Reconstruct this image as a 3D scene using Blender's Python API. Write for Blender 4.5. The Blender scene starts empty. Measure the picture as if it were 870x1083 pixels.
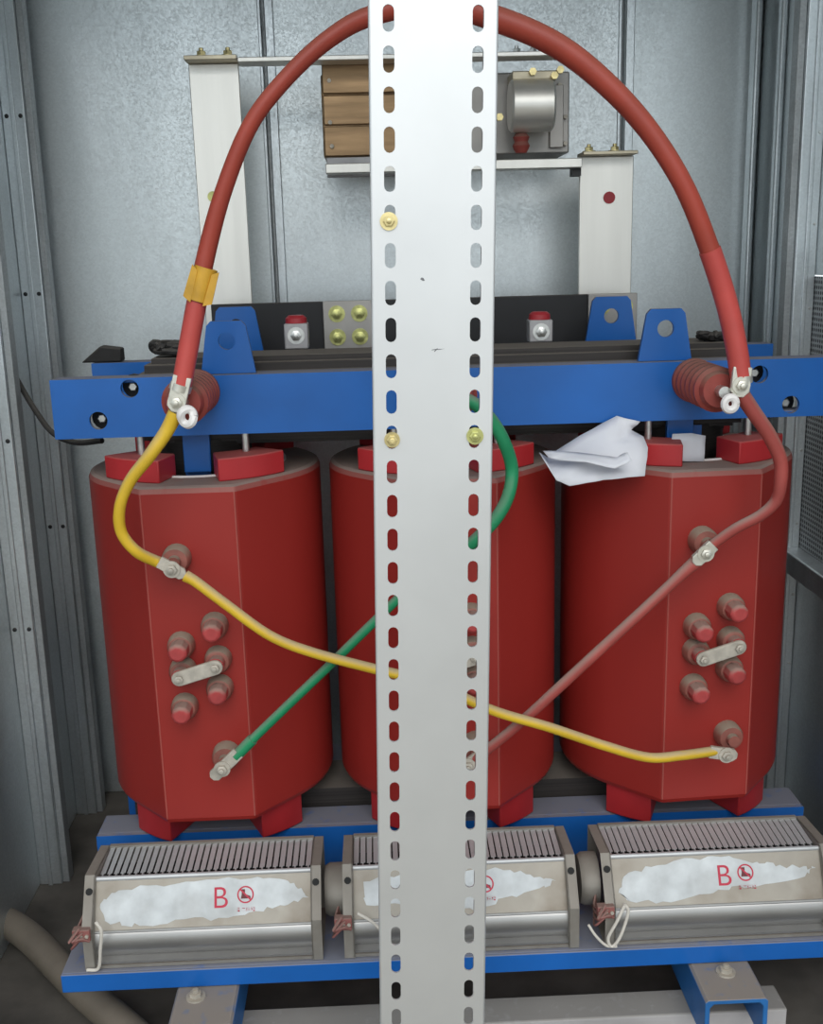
import bpy, bmesh, math, random
from mathutils import Vector, Matrix, Euler
random.seed(7)
S = bpy.context.scene
COL = S.collection

# ------------------------------------------------------------------ camera
F = 1150.0; PITCH = math.radians(13.5); YAW = math.radians(1.8); ROLL = math.radians(1.5); CAMZ = 1.69
fw = Vector((math.sin(YAW)*math.cos(PITCH), math.cos(YAW)*math.cos(PITCH), -math.sin(PITCH)))
rt = Vector((math.cos(YAW), -math.sin(YAW), 0.0)); up = rt.cross(fw)
r2 = rt*math.cos(ROLL) - up*math.sin(ROLL); u2 = up*math.cos(ROLL) + rt*math.sin(ROLL)
cam = bpy.data.cameras.new('camera'); co = bpy.data.objects.new('camera', cam); COL.objects.link(co)
M4 = Matrix((r2, u2, -fw)).transposed().to_4x4(); M4.translation = (0, 0, CAMZ); co.matrix_world = M4
cam.sensor_fit = 'HORIZONTAL'; cam.sensor_width = 36.0; cam.lens = F*36.0/870.0
cam.clip_start = 0.05; S.camera = co

# ------------------------------------------------------------------ daylight
w = bpy.data.worlds.new('sky'); S.world = w; w.use_nodes = True
bg = w.node_tree.nodes['Background']; bg.inputs[0].default_value = (0.86, 0.95, 1.0, 1); bg.inputs[1].default_value = 1.0
sun = bpy.data.lights.new('sun', 'SUN'); sun.energy = 1.0; sun.angle = math.radians(40); sun.color = (1.0, 0.97, 0.92)
so = bpy.data.objects.new('sun', sun); COL.objects.link(so); so.rotation_euler = (math.radians(52), 0, math.radians(2))
S.view_settings.view_transform = 'Standard'; S.view_settings.look = 'None'
S.view_settings.exposure = 0.40; S.view_settings.gamma = 1.0; S.view_settings.use_curve_mapping = False

def at(x, y, Y):
    """world point on the plane of depth Y that lies in the direction of pixel (x, y)"""
    d = fw*F + r2*(x-435.0) - u2*(y-541.5)
    d = d*(Y/d.y)
    return Vector((d.x, Y, CAMZ+d.z))

# ------------------------------------------------------------------ materials
def mat(name, col, rough=0.5, metal=0.0, var=0.0, scale=12.0, dust=0.0, dustcol=(0.2, 0.17, 0.14), bump=0.0,
        bscale=200.0, spangle=0.0, spec=0.5, grime=0.0, stretch=None, wave=0.0):
    m = bpy.data.materials.new(name); m.use_nodes = True
    nt = m.node_tree; N = nt.nodes; L = nt.links
    b = N['Principled BSDF']
    b.inputs['Roughness'].default_value = rough; b.inputs['Metallic'].default_value = metal
    b.inputs['Specular IOR Level'].default_value = spec
    tc = N.new('ShaderNodeTexCoord'); src = tc.outputs['Object']
    if stretch:
        mp = N.new('ShaderNodeMapping'); mp.inputs['Scale'].default_value = stretch
        L.new(src, mp.inputs[0]); src = mp.outputs[0]
    def mix(fac, a, c):
        x = N.new('ShaderNodeMix'); x.data_type = 'RGBA'
        if hasattr(fac, 'links'): L.new(fac, x.inputs[0])
        else: x.inputs[0].default_value = fac
        for v, k in ((a, 6), (c, 7)):
            if hasattr(v, 'links'): L.new(v, x.inputs[k])
            else: x.inputs[k].default_value = (*v, 1)
        return x.outputs[2]
    def ramp(v, a, c):
        x = N.new('ShaderNodeMapRange'); x.inputs[1].default_value = a; x.inputs[2].default_value = c
        L.new(v, x.inputs[0]); return x.outputs[0]
    def mul(a, k):
        x = N.new('ShaderNodeMath'); x.operation = 'MULTIPLY'; L.new(a, x.inputs[0])
        if hasattr(k, 'links'): L.new(k, x.inputs[1])
        else: x.inputs[1].default_value = k
        return x.outputs[0]
    def noise(sc, det=4.0):
        n = N.new('ShaderNodeTexNoise'); n.inputs['Scale'].default_value = sc; n.inputs['Detail'].default_value = det
        L.new(src, n.inputs['Vector']); return n.outputs[0]
    c = None
    cur = col
    if var:
        n = ramp(noise(scale), 0.3, 0.7)
        cur = mix(n, tuple(max(0, v*(1-var)) for v in col), tuple(min(1, v*(1+var)) for v in col))
    if spangle:
        v = N.new('ShaderNodeTexVoronoi'); v.inputs['Scale'].default_value = 190.0; L.new(tc.outputs['Object'], v.inputs['Vector'])
        s = N.new('ShaderNodeSeparateColor'); L.new(v.outputs['Color'], s.inputs[0])
        cur = mix(mul(s.outputs[0], spangle), cur, tuple(v*0.55 for v in col))
        rr = N.new('ShaderNodeMapRange'); rr.inputs[3].default_value = rough-0.07; rr.inputs[4].default_value = rough+0.08
        L.new(s.outputs[1], rr.inputs[0]); L.new(rr.outputs[0], b.inputs['Roughness'])
    if grime:
        g = mul(ramp(noise(9.0, 6.0), 0.40, 0.66), grime)
        cur = mix(g, cur, (0.16, 0.13, 0.10))
    dfac = None
    if dust:
        ge = N.new('ShaderNodeNewGeometry'); sp = N.new('ShaderNodeSeparateXYZ'); L.new(ge.outputs['Normal'], sp.inputs[0])
        k = ramp(sp.outputs[2], 0.15, 0.75); nn = ramp(noise(35.0, 5.0), 0.0, 0.42)
        dfac = mul(mul(k, nn), dust)
        cur = mix(dfac, cur, dustcol)
        r = N.new('ShaderNodeMapRange'); r.inputs[3].default_value = rough; r.inputs[4].default_value = 0.9
        L.new(dfac, r.inputs[0]); L.new(r.outputs[0], b.inputs['Roughness'])
        if metal:
            r = N.new('ShaderNodeMapRange'); r.inputs[3].default_value = metal; r.inputs[4].default_value = 0.0
            L.new(dfac, r.inputs[0]); L.new(r.outputs[0], b.inputs['Metallic'])
    if hasattr(cur, 'links'): L.new(cur, b.inputs['Base Color'])
    else: b.inputs['Base Color'].default_value = (*cur, 1)
    nrm = None
    if wave:
        bp = N.new('ShaderNodeBump'); bp.inputs['Strength'].default_value = 1.0; bp.inputs['Distance'].default_value = wave
        mp = N.new('ShaderNodeMapping'); mp.inputs['Scale'].default_value = (2.2, 2.2, 0.35); L.new(tc.outputs['Object'], mp.inputs[0])
        n = N.new('ShaderNodeTexNoise'); n.inputs['Scale'].default_value = 1.6; n.inputs['Detail'].default_value = 1.0
        L.new(mp.outputs[0], n.inputs['Vector']); L.new(n.outputs[0], bp.inputs['Height']); nrm = bp.outputs[0]
    if bump:
        bp = N.new('ShaderNodeBump'); bp.inputs['Strength'].default_value = bump; bp.inputs['Distance'].default_value = 0.001
        L.new(noise(bscale, 3.0), bp.inputs['Height'])
        if nrm is not None: L.new(nrm, bp.inputs['Normal'])
        nrm = bp.outputs[0]
    if nrm is not None: L.new(nrm, b.inputs['Normal'])
    return m

GALV = mat('galvanised_sheet', (0.70, 0.745, 0.76), 0.42, 0.9, 0.10, 5.0, spangle=0.22, wave=0.010, stretch=(1, 1, 0.3))
GALV_T = mat('galvanised_trim', (0.66, 0.70, 0.72), 0.40, 0.9, 0.18, 9.0, spangle=0.2, stretch=(1, 1, 0.25))
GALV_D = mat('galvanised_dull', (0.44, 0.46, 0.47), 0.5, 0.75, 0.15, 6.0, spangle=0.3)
POST = mat('post_zinc', (0.69, 0.695, 0.70), 0.45, 0.75, 0.04, 6.0, bump=0.05, bscale=60)
FLOOR = mat('dirty_concrete', (0.085, 0.075, 0.065), 0.9, 0, 0.5, 5.0, bump=0.6, bscale=60)
RED = mat('cast_resin_red', (0.30, 0.024, 0.019), 0.42, 0, 0.10, 3.0, dust=0.85, dustcol=(0.25, 0.22, 0.19), spec=0.4, stretch=(1, 1, 0.2))
REDB = mat('red_block', (0.40, 0.020, 0.025), 0.5, 0, 0.15, 8.0, dust=0.55, dustcol=(0.30, 0.12, 0.10))
REDD = mat('dusty_red_bush', (0.26, 0.085, 0.065), 0.6, 0, 0.2, 30.0, dust=1.0, dustcol=(0.27, 0.21, 0.16))
REDCAP = mat('red_cap', (0.40, 0.05, 0.05), 0.6, 0, 0.2, 30.0, dust=0.9, dustcol=(0.30, 0.22, 0.18))
BLUE = mat('blue_paint', (0.011, 0.115, 0.42), 0.30, 0, 0.12, 5.0, dust=0.8, dustcol=(0.24, 0.22, 0.20))
BLUEL = mat('blue_channel_paint', (0.02, 0.13, 0.36), 0.5, 0, 0.2, 10.0, dust=1.0, dustcol=(0.25, 0.215, 0.19))
COREM = mat('core_laminations', (0.035, 0.03, 0.028), 0.6, 0.2, 0.3, 4.0, dust=0.9, dustcol=(0.16, 0.14, 0.12), stretch=(0.3, 8, 60))
BLACK = mat('black_plastic', (0.012, 0.012, 0.014), 0.5, 0, 0.2, 8.0, dust=0.3)
BLACKR = mat('black_rubber', (0.015, 0.014, 0.014), 0.7, 0, 0.3, 30.0, dust=0.6, dustcol=(0.1, 0.09, 0.08))
ALU = mat('tinned_busbar', (0.86, 0.84, 0.79), 0.42, 0.75, 0.05, 4.0, stretch=(6, 6, 0.4))
TAN = mat('brass_tinted_steel', (0.55, 0.49, 0.37), 0.45, 0.8, 0.2, 14.0)
ZINC = mat('yellow_zinc', (0.72, 0.60, 0.30), 0.35, 0.85, 0.25, 60.0)
STEEL = mat('bolt_steel', (0.62, 0.62, 0.60), 0.35, 0.9, 0.2, 50.0)
LUG = mat('tinned_lug', (0.72, 0.70, 0.62), 0.38, 0.7, 0.15, 40.0, dust=0.5)
LUGD = mat('dusty_lug', (0.50, 0.46, 0.40), 0.6, 0.4, 0.25, 40.0, dust=0.7, dustcol=(0.32, 0.27, 0.21))
CABR = mat('red_sheath', (0.36, 0.052, 0.032), 0.45, 0, 0.15, 9.0, dust=0.5, dustcol=(0.33, 0.14, 0.10))
CABRD = mat('dusty_red_sheath', (0.34, 0.06, 0.05), 0.6, 0, 0.15, 12.0, dust=1.0, dustcol=(0.33, 0.21, 0.18))
CABR2 = mat('red_heat_shrink', (0.50, 0.07, 0.06), 0.45, 0, 0.15, 9.0, dust=0.3, dustcol=(0.4, 0.15, 0.13))
CABY = mat('yellow_sheath', (0.68, 0.44, 0.025), 0.5, 0, 0.12, 9.0, dust=0.8, dustcol=(0.45, 0.36, 0.24))
CABG = mat('green_sheath', (0.012, 0.24, 0.10), 0.5, 0, 0.15, 9.0, dust=0.75, dustcol=(0.22, 0.25, 0.20))
TAPE = mat('yellow_tape', (0.62, 0.34, 0.03), 0.5, 0, 0.2, 20.0)
INSUL = mat('insulator_brown_red', (0.26, 0.045, 0.035), 0.55, 0, 0.2, 20.0, dust=0.8, dustcol=(0.22, 0.13, 0.10))
PAPER = mat('white_paper', (0.66, 0.67, 0.72), 0.75, 0, 0.05, 8.0)
WHITE = mat('white_ring', (0.78, 0.75, 0.74), 0.5, 0, 0.1, 30.0)
FANM = mat('fan_sheet', (0.44, 0.415, 0.37), 0.45, 0.55, 0.2, 9.0, grime=0.75, dust=0.5, dustcol=(0.27, 0.22, 0.17))
FANL = mat('fan_lower_scroll', (0.46, 0.455, 0.45), 0.36, 0.85, 0.1, 6.0, dust=0.2)
FANP = mat('fan_end_plate', (0.36, 0.34, 0.31), 0.55, 0.6, 0.2, 10.0, dust=0.6, grime=0.4)
VANE = mat('fan_vane', (0.52, 0.53, 0.54), 0.45, 0.4, 0.1, 10.0)
FILM = mat('peeling_white_film', (0.55, 0.575, 0.59), 0.5, 0, 0.16, 22.0, grime=0.35, bump=0.4, bscale=40)
INKR = mat('red_ink', (0.50, 0.025, 0.06), 0.6)
INKD = mat('dark_red_ink', (0.13, 0.02, 0.025), 0.6)
DARKI = mat('dark_interior', (0.012, 0.012, 0.012), 0.8)  # near-black colour standing for the shade inside cavities and holes
PINKW = mat('pink_wire', (0.27, 0.10, 0.09), 0.6, dust=0.6)
WIREW = mat('white_wire', (0.62, 0.58, 0.52), 0.5)
HOSE = mat('grey_brown_hose', (0.15, 0.125, 0.095), 0.8, 0, 0.25, 12.0, dust=0.5)
STRIPM = mat('dusty_grey_base', (0.46, 0.44, 0.44), 0.6, 0.2, 0.15, 8.0, dust=0.85, dustcol=(0.25, 0.23, 0.21))
GREYP = mat('grey_plate', (0.42, 0.40, 0.38), 0.5, 0.55, 0.15, 8.0)
BROWN = mat('brown_reflection_casing', (0.34, 0.22, 0.12), 0.38, 0.75, 0.3, 5.0, stretch=(1, 1, 9))  # brown reflection on the metal box, put into the base colour
GREY_CL = mat('cast_grey', (0.40, 0.39, 0.40), 0.5, 0.3, 0.15, 20.0)
YGB = mat('greenish_zinc', (0.55, 0.55, 0.22), 0.4, 0.7, 0.3, 50.0)
REDDOT = mat('red_dot', (0.38, 0.025, 0.035), 0.5)

def mesh_vent_mat():
    m = bpy.data.materials.new('perforated_mesh'); m.use_nodes = True
    nt = m.node_tree; N = nt.nodes; L = nt.links; b = N['Principled BSDF']
    b.inputs['Metallic'].default_value = 0.7; b.inputs['Roughness'].default_value = 0.5
    tc = N.new('ShaderNodeTexCoord'); mp = N.new('ShaderNodeMapping'); mp.inputs['Scale'].default_value = (0.0, 1, 1)
    L.new(tc.outputs['Object'], mp.inputs[0])
    v = N.new('ShaderNodeTexVoronoi'); v.inputs['Scale'].default_value = 75; v.inputs['Randomness'].default_value = 0.0
    L.new(mp.outputs[0], v.inputs['Vector'])
    r = N.new('ShaderNodeMapRange'); r.inputs[1].default_value = 0.30; r.inputs[2].default_value = 0.40; L.new(v.outputs['Distance'], r.inputs[0])
    x = N.new('ShaderNodeMix'); x.data_type = 'RGBA'; L.new(r.outputs[0], x.inputs[0])
    x.inputs[6].default_value = (0.08, 0.08, 0.085, 1); x.inputs[7].default_value = (0.46, 0.48, 0.49, 1)
    L.new(x.outputs[2], b.inputs['Base Color'])
    bp = N.new('ShaderNodeBump'); bp.inputs['Distance'].default_value = 0.002; L.new(r.outputs[0], bp.inputs['Height']); L.new(bp.outputs[0], b.inputs['Normal'])
    return m
VENT = mesh_vent_mat()

# ------------------------------------------------------------------ mesh helpers
def box(bm, x0, x1, y0, y1, z0, z1):
    vs = [bm.verts.new(p) for p in ((x0,y0,z0),(x1,y0,z0),(x1,y1,z0),(x0,y1,z0),(x0,y0,z1),(x1,y0,z1),(x1,y1,z1),(x0,y1,z1))]
    for f in ((0,3,2,1),(4,5,6,7),(0,1,5,4),(1,2,6,5),(2,3,7,6),(3,0,4,7)): bm.faces.new([vs[i] for i in f])
def BOX(*a):
    bm = bmesh.new(); box(bm, *a); return bm
def frame(d):
    d = d.normalized(); a = Vector((0,0,1)) if abs(d.z) < 0.9 else Vector((1,0,0))
    x = d.cross(a).normalized(); return x, d.cross(x).normalized()
def lathe(bm, p, d, prof, seg=20, cap=True):
    """prof: list of (distance along d, radius)"""
    p = Vector(p); d = Vector(d).normalized(); x, y = frame(d); rings = []
    for t, r in prof:
        rings.append([bm.verts.new(p + d*t + (x*math.cos(2*math.pi*k/seg) + y*math.sin(2*math.pi*k/seg))*r) for k in range(seg)])
    for a, b in zip(rings, rings[1:]):
        for k in range(seg): bm.faces.new((a[k], a[(k+1) % seg], b[(k+1) % seg], b[k]))
    if cap: bm.faces.new(rings[0][::-1]); bm.faces.new(rings[-1])
def LATHE(*a, **k):
    bm = bmesh.new(); lathe(bm, *a, **k); return bm
def cyl(bm, p, q, r, seg=16):
    p = Vector(p); q = Vector(q); lathe(bm, p, q-p, [(0, r), ((q-p).length, r)], seg)
def CYL(*a, **k):
    bm = bmesh.new(); cyl(bm, *a, **k); return bm
def spline(pts, n=10):
    P = [Vector(p) for p in pts]; P = [P[0]*2-P[1]] + P + [P[-1]*2-P[-2]]; out = []
    for i in range(1, len(P)-2):
        for k in range(n):
            t = k/n
            out.append(0.5*((2*P[i]) + (P[i+1]-P[i-1])*t + (2*P[i-1]-5*P[i]+4*P[i+1]-P[i+2])*t*t + (3*P[i]-P[i-1]-3*P[i+1]+P[i+2])*t**3))
    out.append(P[-2]); return out
def tube(bm, pts, r, seg=14, smooth=True, n=10):
    C = spline(pts, n) if smooth else [Vector(p) for p in pts]
    rr = r if callable(r) else (lambda t: r)
    rings = []; x = None
    for i, c in enumerate(C):
        d = (C[min(i+1, len(C)-1)] - C[max(i-1, 0)]).normalized()
        if x is None: x, _ = frame(d)
        x = (x - d*x.dot(d)).normalized(); y = d.cross(x); R = rr(i/(len(C)-1))
        rings.append([bm.verts.new(c + (x*math.cos(2*math.pi*k/seg) + y*math.sin(2*math.pi*k/seg))*R) for k in range(seg)])
    for a, b in zip(rings, rings[1:]):
        for k in range(seg): bm.faces.new((a[k], a[(k+1) % seg], b[(k+1) % seg], b[k]))
    bm.faces.new(rings[0][::-1]); bm.faces.new(rings[-1])
def TUBE(*a, **k):
    bm = bmesh.new(); tube(bm, *a, **k); return bm
def prism(bm, outline, o, ux, uy, depth):
    """outline (u,v) list, plane axes ux, uy at o, extruded along depth vector"""
    o = Vector(o); ux = Vector(ux); uy = Vector(uy); depth = Vector(depth)
    a = [bm.verts.new(o + ux*u + uy*v) for u, v in outline]; b = [bm.verts.new(o + ux*u + uy*v + depth) for u, v in outline]
    n = len(outline)
    bm.faces.new(a[::-1]); bm.faces.new(b)
    for k in range(n): bm.faces.new((a[k], a[(k+1) % n], b[(k+1) % n], b[k]))
def PRISM(*a):
    bm = bmesh.new(); prism(bm, *a); return bm
def finish(me, ang=35):
    me.shade_smooth(); me.set_sharp_from_angle(angle=math.radians(ang))
def obj(name, bm, m, parent=None, bevel=0.0, ang=35, label=None):
    if isinstance(bm, bmesh.types.BMesh):
        bmesh.ops.recalc_face_normals(bm, faces=bm.faces[:])
        me = bpy.data.meshes.new(name); bm.to_mesh(me); bm.free(); finish(me, ang)
    else: me = bm
    if m and not me.materials: me.materials.append(m)
    o = bpy.data.objects.new(name, me); COL.objects.link(o)
    if parent: o.parent = parent
    if bevel:
        b = o.modifiers.new('bevel', 'BEVEL'); b.width = bevel; b.segments = 2; b.limit_method = 'ANGLE'
    if label: o['label'] = label
    return o
def tag(o, label, cat, group=None):
    o['label'] = label; o['category'] = cat
    if group: o['group'] = group
    return o
def thing(name, label, cat, loc=(0,0,0), group=None):
    o = bpy.data.objects.new(name, None); COL.objects.link(o); o.location = loc; o.empty_display_size = 0.05
    return tag(o, label, cat, group)
def struct(o): o['kind'] = 'structure'; return o
def group_parent(name, loc=(0,0,0)):
    o = bpy.data.objects.new(name, None); COL.objects.link(o); o.location = loc; return o
def plate_mesh(outline, holes, thick, bevel=0.0):
    """flat plate in XY with holes, centred on z = 0, of the given thickness"""
    cu = bpy.data.curves.new('plate', 'CURVE'); cu.dimensions = '2D'; cu.fill_mode = 'BOTH'; cu.extrude = thick/2
    for pts in [outline] + holes:
        s = cu.splines.new('POLY'); s.points.add(len(pts)-1); s.use_cyclic_u = True
        for k, (x, y) in enumerate(pts): s.points[k].co = (x, y, 0, 1)
    o = bpy.data.objects.new('plate', cu); me = bpy.data.meshes.new_from_object(o)
    bpy.data.objects.remove(o); bpy.data.curves.remove(cu); finish(me, 30); return me
def stand(me):
    """turn a plate from XY to XZ (facing -Y)"""
    me.transform(Matrix.Rotation(math.pi/2, 4, 'X')); return me
def circle(cx, cy, r, n=20): return [(cx + r*math.cos(2*math.pi*k/n), cy + r*math.sin(2*math.pi*k/n)) for k in range(n)]
def slot(cx, cy, wd, h, n=6):
    r = wd/2; p = [(cx + r*math.cos(math.pi*k/n), cy + h/2 - r + r*math.sin(math.pi*k/n)) for k in range(n+1)]
    return p + [(cx - r*math.cos(math.pi*k/n), cy - h/2 + r - r*math.sin(math.pi*k/n)) for k in range(n+1)]
def hexbolt(name, p, d, r, h, m, parent, washer=True, wm=None):
    p = Vector(p); d = Vector(d).normalized()
    bm = LATHE(p, d, [(0.002, r), (h*0.9, r), (h, r*0.85)], seg=6)
    lathe(bm, p, d, [(h*0.9, r*0.5), (h*1.5, r*0.48), (h*1.55, r*0.4)], seg=10)
    b = obj(name, bm, m, parent)
    if washer: obj('washer', LATHE(p, d, [(-0.001, r*1.55), (0.0028, r*1.55)], seg=20), wm or m, b)
    return b

# ------------------------------------------------------------------ setting
XL, XR, YB, ZC, YF = -0.975, 1.135, 3.27, 2.95, 1.45
fl = struct(obj('floor', BOX(XL-0.03, XR+0.03, 1.30, YB+0.03, -0.1, 0.0), FLOOR))
GROUND = mat('pale_concrete_ground', (0.24, 0.21, 0.165), 0.9, 0, 0.25, 1.5, bump=0.4, bscale=40)
struct(obj('ground', BOX(-14, 14, -16, 1.295, -0.1, 0.0), GROUND))
struct(obj('ground', BOX(-14, XL-0.035, 1.30, 14, -0.1, 0.0), GROUND))
struct(obj('ground', BOX(XR+0.035, 14, 1.30, 14, -0.1, 0.0), GROUND))
wb = struct(group_parent('wall_back'))
seams = [XL+0.0, -0.275, 0.735, XR]
for a, b in zip(seams, seams[1:]):
    bm = BOX(a+0.004, b-0.004, YB, YB+0.02, 0.0, ZC)
    obj('panel', bm, GALV, wb, bevel=0.003)
obj('backing', BOX(XL, XR, YB+0.02, YB+0.03, 0, ZC), GALV_D, wb)
for x in (-0.275, 0.735):
    obj('seam_flange', BOX(x+0.006, x+0.030, YB-0.012, YB, 0, ZC), GALV_T, wb, bevel=0.002)
    obj('seam_flange', BOX(x-0.014, x-0.005, YB-0.006, YB, 0, ZC), GALV_T, wb, bevel=0.002)
wl = struct(group_parent('wall_left'))
for y0, y1 in ((YF, 2.05), (2.058, 2.79), (2.798, YB+0.03)):
    obj('panel', BOX(XL-0.02, XL, y0, y1, 0, ZC), GALV, wl, bevel=0.003)
def upright(x, y, wd, dep, parent, hole_z=(), sgn=1):
    # angle upright with a folded ridge, face towards the viewer
    o = obj('upright', BOX(x, x+wd, y, y+dep, 0.0, ZC), GALV_T, parent, bevel=0.003)
    obj('ridge', BOX(x+wd*0.40, x+wd*0.60, y-0.006, y, 0.0, ZC), GALV_T, o, bevel=0.002)
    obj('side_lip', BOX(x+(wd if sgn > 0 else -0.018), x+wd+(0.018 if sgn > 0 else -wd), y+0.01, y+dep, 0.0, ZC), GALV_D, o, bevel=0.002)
    for z in hole_z:
        for k in (0.2, 0.8):
            obj('rivet_or_hole_dot', LATHE((x+wd*k, y, z), (0, -1, 0), [(0, 0.006), (0.003, 0.005), (0.004, 0.002)], seg=10), BLACK, o)  # raised black dots standing in for the dark of the upright's holes
upright(XL, 3.13, 0.062, 0.05, wl, (2.07, 1.6, 0.93))
upright(XL, 2.74, 0.062, 0.05, wl, (1.25, 0.75))
wr = struct(group_parent('wall_right'))
obj('panel', BOX(XR, XR+0.02, 2.85, YB+0.03, 0, ZC), GALV, wr, bevel=0.003)
obj('vent_panel', BOX(XR, XR+0.012, 2.05, 2.84, 0.86, 1.60), VENT, wr)
obj('panel', BOX(XR, XR+0.012, 2.05, 2.84, 1.604, ZC), GALV, wr)
obj('panel', BOX(XR, XR+0.012, 2.05, 2.84, 0.0, 0.858), GALV, wr)
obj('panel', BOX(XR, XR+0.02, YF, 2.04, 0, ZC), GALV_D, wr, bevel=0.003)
o = obj('crossbar', BOX(XR-0.05, XR, 1.5, 2.80, 0.825, 0.885), GALV_T, wr, bevel=0.004)
for zz in (1.62,):
    o = obj('hinge_plate', BOX(XR-0.012, XR, 2.60, 2.72, zz-0.05, zz+0.05), GALV_T, wr, bevel=0.003)
    for k in (-0.03, 0.03):
        obj('rivet_or_hole_dot', LATHE((XR-0.012, 2.66, zz+k), (-1, 0, 0), [(0, 0.007), (0.004, 0.005)], seg=10), STEEL, o)
upright(XR-0.055, 2.80, 0.055, 0.05, wr, (), -1)
for z in (0.55, 0.75, 0.95, 1.15, 1.34, 1.52, 1.73, 1.95, 2.2):
    obj('rivet_or_hole_dot', LATHE((XR-0.010, 2.80, z), (0, -1, 0), [(0, 0.004), (0.003, 0.003)], seg=8), STEEL, wr)
for x, y, a, b in ((XR-0.045, 3.20, 0.018, 0.05), (XR-0.018, 3.08, 0.018, 0.03), (XR-0.015, 2.97, 0.015, 0.02)):
    obj('corner_trim', BOX(x, x+a, y, y+b, 0, ZC), GALV_T, wr, bevel=0.006)
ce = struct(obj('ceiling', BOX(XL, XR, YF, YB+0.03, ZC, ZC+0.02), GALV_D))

# ------------------------------------------------------------------ red windings
CY = 2.535; MIDX = 0.155; PITCHX = 0.556; RC = 0.267; PY = 2.25; ZT, ZB0 = 1.22, 0.44
CX = [MIDX-PITCHX, MIDX, MIDX+PITCHX]
def coil_outline(R, hw, front):
    """round coil with a flat panel standing proud at the front, outline about (0,0)"""
    d = math.hypot(hw, front); th = math.atan2(-front, hw) + math.acos(min(1, R/d))
    pts = []
    n = 44; a0 = th; a1 = math.pi - th
    for k in range(n+1):
        a = a0 + (a1-a0)*k/n; pts.append((R*math.cos(a), R*math.sin(a)))
    # rounded panel corners
    def rnd(c, p, q, r=0.005, m=2):
        c = Vector(c); p = (Vector(p)-c).normalized()*r; q = (Vector(q)-c).normalized()*r; out = []
        for k in range(m+1):
            t = k/m; out.append(tuple(c + p*(1-t)**2 + q*t*t))
        return out
    pts += rnd((-hw, -front), pts[-1], (hw, -front)); pts += rnd((hw, -front), (-hw, -front), pts[0])
    return pts
def coil_shell():
    bm = bmesh.new(); o = coil_outline(RC, 0.100, CY-PY); n = len(o)
    def ring(s, z): return [bm.verts.new((x*s, y*s, z)) for x, y in o]
    rs = [ring(0.955, ZB0), ring(0.985, ZB0+0.004), ring(1.0, ZB0+0.014), ring(1.0, ZT-0.014), ring(0.985, ZT-0.004), ring(0.955, ZT)]
    inner = []
    for z in (ZT, ZB0):
        inner.append([bm.verts.new((0.185*math.cos(math.atan2(y, x)), 0.185*math.sin(math.atan2(y, x)), z)) for x, y in o])
    seq = [inner[1]] + rs + [inner[0], inner[1]]
    for a, b in zip(seq, seq[1:]):
        for k in range(n): bm.faces.new((a[k], a[(k+1) % n], b[(k+1) % n], b[k]))
    return bm
coil_me = None
EDGE = mat('worn_resin_edge', (0.36, 0.075, 0.06), 0.6)
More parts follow.
